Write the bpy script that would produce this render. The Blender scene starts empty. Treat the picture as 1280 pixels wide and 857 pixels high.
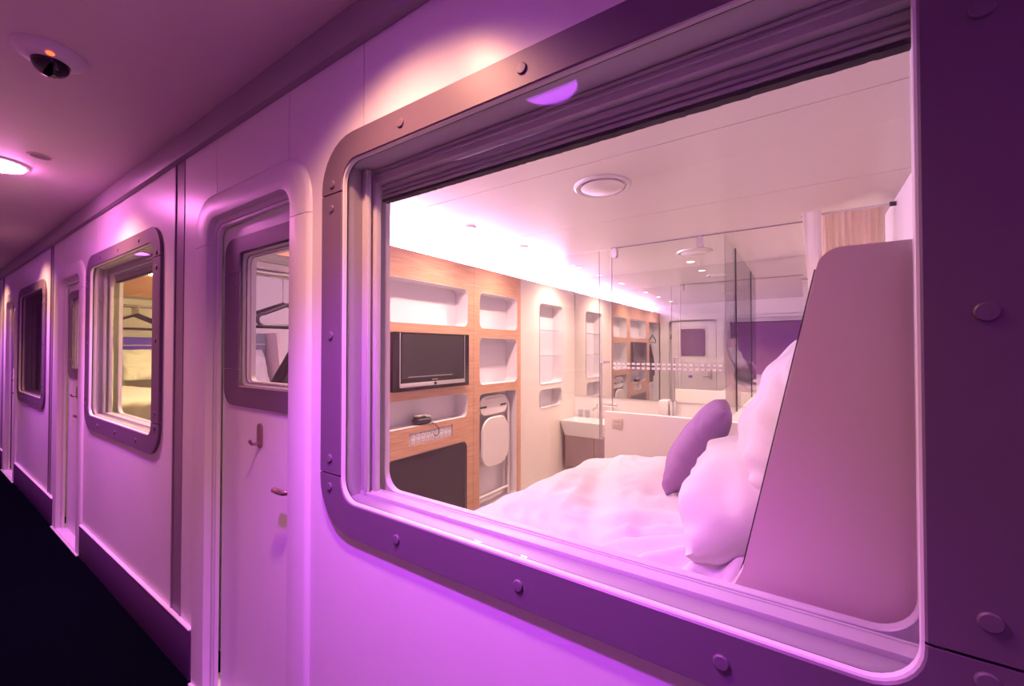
import bpy, bmesh, math, random
from mathutils import Vector, Matrix, noise
random.seed(7)
sc = bpy.context.scene
COL = sc.collection
R = math.radians

# ------------------------------------------------------------------ camera
cam_d = bpy.data.cameras.new('camera')
cam = bpy.data.objects.new('camera', cam_d)
COL.objects.link(cam)
cam_d.sensor_fit = 'HORIZONTAL'
cam_d.sensor_width = 36.0
cam_d.lens = 36.0 * 528.5 / 1280.0
cam_d.clip_start = 0.02
cam.location = (0.0, -0.76, 1.483)
cam.rotation_euler = (R(90.84), 0, R(34.44))
sc.camera = cam

# ------------------------------------------------------------------ world, exposure
w = bpy.data.worlds.new('world'); sc.world = w; w.use_nodes = True
w.node_tree.nodes['Background'].inputs[0].default_value = (0.16, 0.08, 0.22, 1)
w.node_tree.nodes['Background'].inputs[1].default_value = 0.05
sc.view_settings.view_transform = 'Standard'
sc.view_settings.look = 'None'
sc.view_settings.gamma = 1.0
sc.view_settings.use_curve_mapping = False
sc.view_settings.exposure = 0.08
sc.cycles.use_denoising = True
sc.cycles.max_bounces = 12
sc.cycles.transparent_max_bounces = 24
sc.cycles.sample_clamp_indirect = 4.0
sc.cycles.blur_glossy = 0.6

# corridor light colours and powers (the lamps themselves are built further down)
WARM = (1.0, 0.47, 0.27); PURPLE = (0.58, 0.055, 1.0)
PINK = (1.0, 0.23, 0.76)
P_WARM = 112.0; P_PURPLE = 270.0; P_PINK = 92.0
COVE = (0.95, 0.54, 1.0); P_COVE = 80.0
ROOM_WARM = (1.0, 0.62, 0.49); P_BATH = 125.0; P_ROOM = 78.0; P_YELLOW = 190.0

# ------------------------------------------------------------------ materials
MATS = {}
def mat(name, c, rough=0.5, metal=0.0, var=0.04, scale=6.0, bump=0.0, bscale=60.0, emit=None, estr=0.0, spec=0.5, coat=0.0):
    if name in MATS: return MATS[name]
    m = bpy.data.materials.new(name); m.use_nodes = True
    nt = m.node_tree; b = nt.nodes['Principled BSDF']
    b.inputs['Roughness'].default_value = rough
    b.inputs['Metallic'].default_value = metal
    b.inputs['Specular IOR Level'].default_value = spec
    b.inputs['Coat Weight'].default_value = coat
    b.inputs['Coat Roughness'].default_value = 0.12
    tc = nt.nodes.new('ShaderNodeTexCoord')
    nz = nt.nodes.new('ShaderNodeTexNoise'); nz.inputs['Scale'].default_value = scale; nz.inputs['Detail'].default_value = 4
    nt.links.new(tc.outputs['Object'], nz.inputs['Vector'])
    mx = nt.nodes.new('ShaderNodeMix'); mx.data_type = 'RGBA'
    mx.inputs['A'].default_value = (*[max(0, x * (1 - var)) for x in c], 1)
    mx.inputs['B'].default_value = (*[min(1, x * (1 + var)) for x in c], 1)
    nt.links.new(nz.outputs['Fac'], mx.inputs['Factor'])
    nt.links.new(mx.outputs['Result'], b.inputs['Base Color'])
    if bump > 0:
        n2 = nt.nodes.new('ShaderNodeTexNoise'); n2.inputs['Scale'].default_value = bscale; n2.inputs['Detail'].default_value = 3
        nt.links.new(tc.outputs['Object'], n2.inputs['Vector'])
        bp = nt.nodes.new('ShaderNodeBump'); bp.inputs['Strength'].default_value = bump; bp.inputs['Distance'].default_value = 0.01
        nt.links.new(n2.outputs['Fac'], bp.inputs['Height']); nt.links.new(bp.outputs['Normal'], b.inputs['Normal'])
    if emit:
        b.inputs['Emission Color'].default_value = (*emit, 1); b.inputs['Emission Strength'].default_value = estr
    MATS[name] = m; return m

def glass_mat(name, tint=(1, 1, 1), ior=1.5, extra=0.0):
    m = bpy.data.materials.new(name); m.use_nodes = True; nt = m.node_tree; nt.nodes.clear()
    o = nt.nodes.new('ShaderNodeOutputMaterial'); mx = nt.nodes.new('ShaderNodeMixShader')
    t = nt.nodes.new('ShaderNodeBsdfTransparent'); t.inputs[0].default_value = (*tint, 1)
    g = nt.nodes.new('ShaderNodeBsdfGlossy'); g.inputs['Roughness'].default_value = 0.0
    lw_ = nt.nodes.new('ShaderNodeLayerWeight'); lw_.inputs['Blend'].default_value = 0.5      # Schlick: works on both faces of a thin pane
    pw = nt.nodes.new('ShaderNodeMath'); pw.operation = 'POWER'; pw.inputs[1].default_value = 5.0
    f = nt.nodes.new('ShaderNodeMath'); f.operation = 'MULTIPLY_ADD'; f.inputs[1].default_value = 0.96; f.inputs[2].default_value = 0.04
    nt.links.new(lw_.outputs['Facing'], pw.inputs[0]); nt.links.new(pw.outputs[0], f.inputs[0])
    nt.links.new(f.outputs[0], mx.inputs[0]); nt.links.new(t.outputs[0], mx.inputs[1]); nt.links.new(g.outputs[0], mx.inputs[2])
    nt.links.new(mx.outputs[0], o.inputs[0]); MATS[name] = m; return m

def wood_mat(name):
    m = bpy.data.materials.new(name); m.use_nodes = True; nt = m.node_tree; b = nt.nodes['Principled BSDF']
    b.inputs['Roughness'].default_value = 0.42
    tc = nt.nodes.new('ShaderNodeTexCoord'); mp = nt.nodes.new('ShaderNodeMapping')
    mp.inputs['Scale'].default_value = (1, 1.6, 34)
    n = nt.nodes.new('ShaderNodeTexNoise'); n.inputs['Scale'].default_value = 3.0; n.inputs['Detail'].default_value = 6
    r = nt.nodes.new('ShaderNodeValToRGB')
    r.color_ramp.elements[0].position = 0.3; r.color_ramp.elements[0].color = (0.45, 0.245, 0.145, 1)
    r.color_ramp.elements[1].position = 0.75; r.color_ramp.elements[1].color = (0.64, 0.40, 0.265, 1)
    nt.links.new(tc.outputs['Object'], mp.inputs[0]); nt.links.new(mp.outputs[0], n.inputs['Vector'])
    nt.links.new(n.outputs['Fac'], r.inputs[0]); nt.links.new(r.outputs[0], b.inputs['Base Color'])
    MATS[name] = m; return m

wall_white = mat('corridor_laminate', (0.80, 0.77, 0.80), 0.34, bump=0.03, bscale=240, var=0.02)
portal_white = mat('portal_white', (0.80, 0.77, 0.80), 0.36, var=0.02)
frame_grey = mat('frame_grey', (0.165, 0.115, 0.175), 0.45, 0.1, bump=0.02, bscale=400, var=0.05)
bolt_grey = mat('bolt_grey', (0.17, 0.12, 0.18), 0.45, 0.1)
post_grey = mat('post_grey', (0.27, 0.21, 0.28), 0.4, var=0.04)
band_grey = mat('band_grey', (0.33, 0.29, 0.33), 0.45, var=0.05)
kick_grey = mat('kick_grey', (0.085, 0.028, 0.12), 0.55, var=0.06)
carpet = mat('carpet', (0.0022, 0.0028, 0.006), 1.0, var=0.4, scale=90, bump=0.5, bscale=300, spec=0.0)
corr_ceil = mat('corridor_ceiling', (0.72, 0.62, 0.65), 0.6, bump=0.05, bscale=120, var=0.05)
bounce_wall = mat('bounce_wall', (0.76, 0.50, 0.78), 0.5, var=0.1)  # unseen corridor walls, tinted pale mauve to bounce coloured light back
alu = mat('anodised_rail', (0.52, 0.49, 0.53), 0.35, 0.2)
alu_white = mat('sash_white', (0.68, 0.65, 0.68), 0.35)
seal_black = mat('rubber_seal', (0.012, 0.01, 0.014), 0.7)
reveal_grey = mat('reveal_grey', (0.40, 0.37, 0.40), 0.4, 0.1)
white = mat('cabin_white', (0.80, 0.78, 0.77), 0.42, var=0.02)
white_gloss = mat('white_gloss', (0.80, 0.77, 0.78), 0.2, var=0.02)
ceil_white = mat('cabin_ceiling', (0.80, 0.76, 0.74), 0.25, var=0.02)
cfloor = mat('cabin_floor', (0.35, 0.32, 0.31), 0.45, var=0.1)
wood = wood_mat('beech_veneer')
niche_white = mat('niche_white', (0.74, 0.71, 0.76), 0.5, var=0.02)
black_gloss = mat('black_gloss', (0.012, 0.011, 0.013), 0.12)
screen = mat('screen', (0.03, 0.027, 0.03), 0.15)
silver = mat('silver', (0.62, 0.6, 0.62), 0.28, 0.7)
chrome = mat('chrome', (0.8, 0.8, 0.82), 0.08, 1.0, var=0.01)
smoke = mat('smoked_panel', (0.035, 0.028, 0.038), 0.3, var=0.1)
linen = mat('linen', (0.77, 0.745, 0.76), 0.75, var=0.02, bump=0.12, bscale=30)
purple_cloth = mat('purple_cloth', (0.36, 0.19, 0.40), 0.8, var=0.08, bump=0.15, bscale=120)
panel_white = mat('panel_white', (0.84, 0.68, 0.66), 0.25, var=0.03, coat=0.2)
sage = mat('sage_padding', (0.20, 0.235, 0.23), 0.7, var=0.06)
cream_curtain = mat('cream_curtain', (0.90, 0.80, 0.70), 0.8, var=0.03)
def make_translucent(m, c, f):
    nt = m.node_tree; o = [n for n in nt.nodes if n.type == 'OUTPUT_MATERIAL'][0]; b = nt.nodes['Principled BSDF']
    tr = nt.nodes.new('ShaderNodeBsdfTranslucent'); tr.inputs[0].default_value = (*c, 1); mx = nt.nodes.new('ShaderNodeMixShader'); mx.inputs[0].default_value = f
    nt.links.new(b.outputs[0], mx.inputs[1]); nt.links.new(tr.outputs[0], mx.inputs[2]); nt.links.new(mx.outputs[0], o.inputs[0])
make_translucent(cream_curtain, (0.92, 0.80, 0.68), 0.45)
white_curtain = mat('white_curtain', (0.86, 0.82, 0.82), 0.8, var=0.02)
make_translucent(white_curtain, (0.86, 0.8, 0.8), 0.45)
jacket_black = mat('jacket_black', (0.012, 0.011, 0.014), 0.8, var=0.2)
plastic_dark = mat('plastic_dark', (0.03, 0.026, 0.03), 0.35)
plate_cream = mat('plate_cream', (0.80, 0.72, 0.56), 0.4)
chair_white = mat('chair_white', (0.72, 0.68, 0.66), 0.4)
cab_taupe = mat('cabinet_taupe', (0.34, 0.24, 0.24), 0.35, coat=0.2)
sign_blue = mat('sign_blue', (0.06, 0.05, 0.45), 0.4)
frost = mat('frosted_dash', (0.88, 0.86, 0.9), 0.5, emit=None)
led_red = mat('led_red', (0.3, 0.02, 0.01), 0.4, emit=(1.0, 0.10, 0.03), estr=2.8)
smoke_dome = mat('smoked_dome', (0.006, 0.004, 0.006), 0.06)
cove_em = mat('cove_diffuser', (0.9, 0.9, 0.9), 0.5, emit=COVE, estr=P_COVE)
cove_yellow = mat('cove_diffuser_warm', (0.9, 0.9, 0.9), 0.5, emit=(1.0, 0.72, 0.28), estr=75.0)
lens_em = mat('lamp_lens', (0.9, 0.9, 0.9), 0.4, emit=(0.58, 0.09, 1.0), estr=13.0)
lens_pink = mat('lamp_lens_pink', (0.9, 0.9, 0.9), 0.4, emit=PINK, estr=P_PINK)
lens_fill = mat('lamp_lens_fill', (0.9, 0.9, 0.9), 0.4, emit=(0.72, 0.14, 1.0), estr=90.0)
spot_em = mat('spot_lens', (0.9, 0.9, 0.9), 0.4, emit=(1.0, 0.8, 0.6), estr=14.0)
glass = glass_mat('window_glass', (0.97, 0.965, 0.97))
glass_bath = glass_mat('shower_glass', (0.95, 0.965, 0.96))
mirror_m = mat('mirror_silver', (0.84, 0.85, 0.84), 0.0, 1.0, var=0.0)
tumbler_glass = glass_mat('tumbler_glass', (0.9, 0.92, 0.95))

# ------------------------------------------------------------------ helpers
def obj(name, bm, m, parent=None, smooth=True, angle=35):
    me = bpy.data.meshes.new(name)
    bmesh.ops.remove_doubles(bm, verts=bm.verts, dist=1e-5)
    bmesh.ops.recalc_face_normals(bm, faces=bm.faces)
    bm.to_mesh(me); bm.free()
    if smooth:
        me.shade_smooth(); me.set_sharp_from_angle(angle=R(angle))
    me.materials.append(m)
    o = bpy.data.objects.new(name, me); COL.objects.link(o)
    if parent: o.parent = parent
    return o
def tag(o, label, cat, group=None, kind=None):
    o['label'] = label; o['category'] = cat
    if group: o['group'] = group
    if kind: o['kind'] = kind
    return o
def thing(name, label, cat, loc=(0, 0, 0), group=None, kind=None):
    o = bpy.data.objects.new(name, None); COL.objects.link(o); o.location = loc
    o.empty_display_size = 0.05
    return tag(o, label, cat, group, kind)
def shift_children(root):
    """children were modelled in world space: move them under the root's base"""
    for c in root.children:
        if c.type == 'MESH' and not c.get('local'):
            c.matrix_parent_inverse = Matrix.Translation(-Vector(root.location))
def copy_tree(o, parent=None, off=None, name=None):
    c = o.copy(); COL.objects.link(c)
    if name: c.name = name
    c.parent = parent
    c.matrix_parent_inverse = o.matrix_parent_inverse.copy()
    if off is not None: c.location = Vector(o.location) + Vector(off)
    for ch in o.children: copy_tree(ch, c)
    return c
def add_box(bm, x0, x1, y0, y1, z0, z1, bev=0.0):
    r = bmesh.ops.create_cube(bm, size=1.0)
    vs = r['verts']
    for v in vs:
        v.co = Vector(((x0 + x1) / 2 + v.co.x * (x1 - x0), (y0 + y1) / 2 + v.co.y * (y1 - y0), (z0 + z1) / 2 + v.co.z * (z1 - z0)))
    if bev > 0:
        es = list({e for v in vs for e in v.link_edges})
        bmesh.ops.bevel(bm, geom=es, offset=bev, segments=2, affect='EDGES', profile=0.5)
def box(name, m, parent, *a, bev=0.0):
    bm = bmesh.new(); add_box(bm, *a, bev=bev); return obj(name, bm, m, parent)
def boxes(name, m, parent, lst, bev=0.0):
    bm = bmesh.new()
    for a in lst: add_box(bm, *a, bev=bev)
    return obj(name, bm, m, parent)
def rrect(a0, a1, b0, b1, r, n=8):
    r = max(1e-4, min(r, (a1 - a0) / 2 - 1e-4, (b1 - b0) / 2 - 1e-4)); pts = []
    for cx, cy, s in ((a1 - r, b1 - r, 0), (a0 + r, b1 - r, 90), (a0 + r, b0 + r, 180), (a1 - r, b0 + r, 270)):
        for i in range(n + 1):
            t = R(s + 90 * i / n); pts.append((cx + r * math.cos(t), cy + r * math.sin(t)))
    return pts
def P3(axis, a, b, d):
    return Vector((a, d, b)) if axis == 'y' else Vector((d, a, b)) if axis == 'x' else Vector((a, b, d))
def add_loft(bm, axis, loops, closed=False, cap0=False, cap1=False):
    """loops: (a0, a1, b0, b1, radius, depth)"""
    rows = []
    for (a0, a1, b0, b1, r, d) in loops:
        rows.append([bm.verts.new(P3(axis, p[0], p[1], d)) for p in rrect(a0, a1, b0, b1, r)])
    pairs = list(zip(rows[:-1], rows[1:])) + ([(rows[-1], rows[0])] if closed else [])
    for A, B in pairs:
        n = len(A)
        for i in range(n):
            try: bm.faces.new((A[i], A[(i + 1) % n], B[(i + 1) % n], B[i]))
            except ValueError: pass
    if cap0: bm.faces.new(rows[0])
    if cap1: bm.faces.new(rows[-1])
def loft(name, m, parent, axis, loops, **k):
    bm = bmesh.new(); add_loft(bm, axis, loops, **k); return obj(name, bm, m, parent)
def ring_loops(o, i, y0, y1, bev=0.003):
    """solid ring, o / i = (a0,a1,b0,b1,r), front y0, back y1"""
    g = lambda q, s: (q[0] - s, q[1] + s, q[2] - s, q[3] + s, q[4] + s)
    return [(*o, y1), (*o, y0 + bev), (*g(o, -bev), y0), (*g(i, bev), y0), (*i, y0 + bev), (*i, y1)]
def cut(bm, z, keep_above):
    g = list(bm.verts) + list(bm.edges) + list(bm.faces)
    bmesh.ops.bisect_plane(bm, geom=g, plane_co=(0, 0, z), plane_no=(0, 0, 1), clear_inner=keep_above, clear_outer=not keep_above)
    bmesh.ops.holes_fill(bm, edges=[e for e in bm.edges if e.is_boundary], sides=0)
def half(bm, x, keep_right):
    g = list(bm.verts) + list(bm.edges) + list(bm.faces)
    bmesh.ops.bisect_plane(bm, geom=g, plane_co=(x, 0, 0), plane_no=(1, 0, 0), clear_inner=keep_right, clear_outer=not keep_right)
    bmesh.ops.holes_fill(bm, edges=[e for e in bm.edges if e.is_boundary], sides=0)
def plate(name, m, parent, axis, outer, holes, d0, d1):
    """flat plate with holes, outlines given as point lists"""
    bm = bmesh.new(); es = []
    for loop in [outer] + holes:
        vs = [bm.verts.new(P3(axis, p[0], p[1], d0)) for p in loop]
        es += [bm.edges.new((vs[i], vs[(i + 1) % len(vs)])) for i in range(len(vs))]
    bmesh.ops.triangle_fill(bm, use_beauty=True, use_dissolve=False, edges=es)
    r = bmesh.ops.extrude_face_region(bm, geom=list(bm.faces))
    dv = P3(axis, 0, 0, d1 - d0)
    bmesh.ops.translate(bm, verts=[g for g in r['geom'] if isinstance(g, bmesh.types.BMVert)], vec=dv)
    return obj(name, bm, m, parent)
def rect(a0, a1, b0, b1): return [(a0, b0), (a1, b0), (a1, b1), (a0, b1)]
def add_tube(bm, pts, r, n=10, closed=False, radii=None):
    pts = [Vector(p) for p in pts]; rows = []; N = len(pts); up = None
    for i, p in enumerate(pts):
        if closed: t = (pts[(i + 1) % N] - pts[i - 1]).normalized()
        else: t = (pts[min(i + 1, N - 1)] - pts[max(i - 1, 0)]).normalized()
        if up is None:
            up = t.orthogonal().normalized()
        up = (up - t * up.dot(t)).normalized(); s = t.cross(up)
        rr = radii[i] if radii else r
        rows.append([bm.verts.new(p + (up * math.cos(2 * math.pi * k / n) + s * math.sin(2 * math.pi * k / n)) * rr) for k in range(n)])
    prs = list(zip(rows[:-1], rows[1:])) + ([(rows[-1], rows[0])] if closed else [])
    for A, B in prs:
        for k in range(n): bm.faces.new((A[k], A[(k + 1) % n], B[(k + 1) % n], B[k]))
    if not closed: bm.faces.new(rows[0]); bm.faces.new(rows[-1])
def tube(name, m, parent, pts, r, **k):
    bm = bmesh.new(); add_tube(bm, pts, r, **k); return obj(name, bm, m, parent)
def lathe(name, m, parent, prof, c, axis='z', n=32):
    """prof: (radius, height along axis) list"""
    bm = bmesh.new(); rows = []
    for (r, h) in prof:
        row = []
        for k in range(n):
            a = 2 * math.pi * k / n
            if axis == 'z': p = Vector((r * math.cos(a), r * math.sin(a), h))
            elif axis == 'y': p = Vector((r * math.cos(a), h, r * math.sin(a)))
            else: p = Vector((h, r * math.cos(a), r * math.sin(a)))
            row.append(bm.verts.new(p + Vector(c)))
        rows.append(row)
    for A, B in zip(rows[:-1], rows[1:]):
        for k in range(n): bm.faces.new((A[k], A[(k + 1) % n], B[(k + 1) % n], B[k]))
    bm.faces.new(rows[0]); bm.faces.new(rows[-1])
    return obj(name, bm, m, parent)
def arc(c, r, a0, a1, n, plane='xz'):
    out = []
    for i in range(n + 1):
        a = R(a0 + (a1 - a0) * i / n); u, v = r * math.cos(a), r * math.sin(a)
        out.append(Vector(c) + (Vector((u, 0, v)) if plane == 'xz' else Vector((0, u, v)) if plane == 'yz' else Vector((u, v, 0))))
    return out

PER = 2.945          # one cabin front
NMOD = 3
WY = 0.014           # face of the corridor panels; window frames and portals stand proud of it at y = 0
HB = 2.388; HC = 2.50

# ------------------------------------------------------------------ corridor shell
XA, XB = -12.5, 3.6
tag(box('floor', carpet, None, XA, XB, -1.75, 0.17, -0.1, 0.0), 'dark navy carpet running along the corridor', 'floor', kind='structure')
tag(box('ceiling', corr_ceil, None, XA, XB, -1.75, 0.17, HC, HC + 0.08), 'mauve lit plain ceiling over the corridor', 'ceiling', kind='structure')
tag(box('bounce_wall_opposite', bounce_wall, None, XA, XB, -1.75, -1.68, 0, HC), 'unseen pale mauve bounce wall on the far side of the corridor', 'wall', kind='structure')
tag(box('bounce_wall_end', bounce_wall, None, XA - 0.1, XA, -1.75, 0.17, 0, HC), 'unseen pale mauve bounce wall closing the distant end of the corridor', 'wall', kind='structure')
tag(box('bounce_wall_near', bounce_wall, None, XB, XB + 0.1, -1.75, 0.17, 0, HC), 'unseen pale mauve bounce wall closing the corridor behind the viewer', 'wall', kind='structure')
band = boxes('trim_1', band_grey, None, [(XA, XB, -0.012, 0.17, HB, HC)], bev=0.0015)
tag(band, 'long grey band between the corridor ceiling and the cabin fronts', 'trim', kind='structure')

wf = thing('wall_front', 'white panelled cabin front along the corridor', 'wall', (0, WY, 0), kind='structure')
G = 0.0018
WT = 2.10; WBt = 0.97
def wall_panels(o, blank=False):
    y0, y1 = WY, WY + 0.03
    L = lambda lst: [(a + o, b + o, y0, y1, c, d) for a, b, c, d in lst]
    if blank:      # fronts out of sight: plain closed panels
        for a, b in ((-2.424, -2.068 - G), (-2.068 + G, -1.479 - G), (-1.479 + G, -1.061 - G), (-1.061 + G, 0.397)): boxes('panel', wall_white, wf, L([(a, b, 0, HB)]))
        return
    boxes('panel', wall_white, wf, L([(-2.424, -2.2, 0, HB), (-2.2, -2.068 - G, WT, HB)]))
    boxes('panel', wall_white, wf, L([(-2.068 + G, -1.479 - G, WT, HB)]))
    boxes('panel', wall_white, wf, L([(-1.479 + G, -1.061 - G, WT, HB), (-1.38, -1.2, WBt, WT), (-1.38, -1.061, 0, WBt)]))
    boxes('panel', wall_white, wf, L([(-1.061 + G, 0.397, WT, HB), (-1.061, 0.397, 0, WBt), (0.19, 0.397, WBt, WT)]))
    boxes('seam_backing', post_grey, wf, [(a + o, b + o, y1 - 0.006, y1 + 0.004, WT, HB) for a, b in ((-2.09, -2.05), (-1.5, -1.46), (-1.08, -1.04))])
for k in range(-1, NMOD + 1): wall_panels(-k * PER, k in (-1, NMOD))
shift_children(wf)
side_words = {-1: 'beyond the big window', 0: 'left of the first door', 1: 'between the second door and the dark window', 2: 'beyond the third door, far away', 3: 'at the distant end of the corridor'}
for k in range(-1, NMOD + 1):
    o = -k * PER
    t = boxes('trim_%d' % (k + 3), post_grey, None, [(-2.548 + o, -2.424 + o, WY + 0.002, WY + 0.03, 0.0, HB), (-2.548 + o, -2.536 + o, WY - 0.003, WY + 0.002, 0.0, HB), (-2.436 + o, -2.424 + o, WY - 0.003, WY + 0.002, 0.0, HB)])
    tag(t, 'grey vertical post ' + side_words[k] + ' on the cabin front', 'post', kind='structure')
    b = boxes('baseboard_front', kick_grey, None, [(-1.33 + o, 0.673 + o, WY - 0.016, WY - 0.0005, 0, 0.222)], bev=0.002)
    lip = box('ledge', portal_white, b, -1.33 + o, 0.673 + o, WY - 0.018, WY - 0.0005, 0.222, 0.227)
    tag(b, {-1: 'dark kick plate beyond the big window', 0: 'dark kick plate below the big window', 1: 'dark purple kick plate below the lit second window', 2: 'dark purple kick plate below the unlit third window', 3: 'dark kick plate at the distant end of the corridor'}[k], 'baseboard', kind='structure')

# ------------------------------------------------------------------ cabin window
def make_window():
    t = thing('window_1', 'large cabin window in a bolted grey frame, nearest the viewer', 'window', (-0.505, 0, 1.0), kind='structure')
    O = (-1.254, 0.245, 0.93, 2.133, 0.155); I = (-1.148, 0.129, 1.028, 2.05, 0.065)
    def ringbm():
        bm = bmesh.new(); add_loft(bm, 'y', ring_loops(O, I, 0.0, 0.0142, 0.0025), closed=True); return bm
    s1, s0, g = 1.964, 1.101, 0.0022
    bm = ringbm(); cut(bm, s1 + g, True); obj('frame_top', bm, frame_grey, t)
    bm = ringbm(); cut(bm, s0 - g, False); obj('frame_bottom', bm, frame_grey, t)
    for right in (False, True):
        bm = ringbm(); cut(bm, s1 - g, False); cut(bm, s0 + g, True); half(bm, -0.5, right); obj('frame_side', bm, frame_grey, t)
    # pale turned lip around the opening
    loft('lip', alu_white, t, 'y', [(*I, 0.004), (I[0] + .003, I[1] - .003, I[2] + .003, I[3] - .003, I[4] - .003, 0.006), (I[0] + .003, I[1] - .003, I[2] + .003, I[3] - .003, I[4] - .003, 0.017), (*I, 0.017)])
    loft('gasket', seal_black, t, 'y', [(I[0] - .012, I[1] + .012, I[2] - .012, I[3] + .012, .06, 0.017), (I[0] + .0015, I[1] - .0015, I[2] + .0015, I[3] - .0015, .062, 0.018), (I[0] + .0015, I[1] - .0015, I[2] + .0015, I[3] - .0015, .062, 0.0215), (I[0] - .012, I[1] + .012, I[2] - .012, I[3] + .012, .06, 0.0215)])
    box('pane', glass, t, -1.1505, 0.1485, 0.0222, 0.0262, 1.0295, 2.0505)
    # reveal box
    bm = bmesh.new()
    add_loft(bm, 'y', [(-1.20, 0.20, .99, 2.09, 0.002, 0.0216), (-1.152, 0.150, 1.028, 2.052, 0.002, 0.0216), (-1.152, 0.150, 1.028, 2.052, 0.002, 0.10), (-1.20, 0.20, .99, 2.09, 0.002, 0.10)])
    obj('reveal', bm, reveal_grey, t)
    # white sash: two stepped jambs and a sill rail
    boxes('sash', alu_white, t, [(-1.152, -1.120, 0.076, 0.086, 1.03, 2.048), (-1.152, -1.112, 0.10, 0.118, 1.03, 2.048), (-1.130, -1.124, 0.070, 0.078, 1.03, 2.048),
        (0.1465, 0.152, 0.076, 0.118, 1.03, 2.048), (-1.152, 0.152, 0.078, 0.116, 1.015, 1.035), (-1.152, 0.152, 0.074, 0.079, 1.02, 1.038), (-1.152, 0.152, 0.116, 0.122, 1.0, 1.037)], bev=0.0012)
    # inner lining with rounded corners, black gap behind it
    loft('lining', alu_white, t, 'y', ring_loops((-1.170, 0.186, 0.99, 2.10, 0.085), (-1.136, 0.150, 1.024, 2.04, 0.06), 0.155, 0.175, 0.002), closed=True)
    loft('gap_seal', seal_black, t, 'y', [(-1.22, 0.22, 0.95, 2.14, 0.02, 0.174), (-1.16, 0.175, 1.0, 2.08, 0.07, 0.174)])
    # blind cassette at the head
    boxes('blind_rail', alu, t, [(-1.118, 0.146, 0.10, 0.128, 2.013, 2.05), (-1.118, 0.146, 0.094, 0.102, 2.030, 2.034), (-1.118, 0.146, 0.094, 0.102, 2.042, 2.05)], bev=0.001)
    boxes('blind_cassette', alu, t, [(-1.118, 0.146, 0.13, 0.15, 1.968, 2.06), (-1.118, 0.146, 0.124, 0.131, 1.996, 2.011), (-1.118, 0.146, 0.126, 0.131, 1.982, 1.990), (-1.118, 0.146, 0.124, 0.131, 1.969, 1.977)], bev=0.001)
    bm = bmesh.new()
    n = 120
    for i in range(n):
        xa = -1.118 + 1.264 * i / n; xb = -1.118 + 1.264 * (i + 1) / n
        add_box(bm, xa, xb, 0.128, 0.15, 1.9605 - 0.0016 * random.random(), 1.968)
    obj('brush_seal', bm, seal_black, t)
    for (x, z) in ((-0.884, 2.090), (-0.495, 2.090), (-0.10, 2.090), (-1.195, 1.992), (-1.20, 1.918), (-1.20, 1.525), (-1.20, 1.148), (-1.200, 1.062),
                   (-0.894, 0.978), (-0.505, 0.978), (-0.112, 0.978), (0.188, 1.907), (0.188, 1.985), (0.188, 1.529), (0.187, 1.150), (0.184, 1.076)):
        lathe('bolt', bolt_grey, t, [(0.0122, 0.001), (0.0122, -0.0026), (0.0105, -0.0042), (0.0001, -0.0046)], (x, 0, z), 'y', 20)
    shift_children(t)
    return t
win = make_window()
w2 = copy_tree(win, None, (-PER, 0, 0), 'window_2'); w2['label'] = 'bolted grey window with a yellow lit cabin behind it'
w3 = copy_tree(win, None, (-2 * PER, 0, 0), 'window_3'); w3['label'] = 'bolted grey window of the dark unlit cabin far down the corridor'

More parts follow.
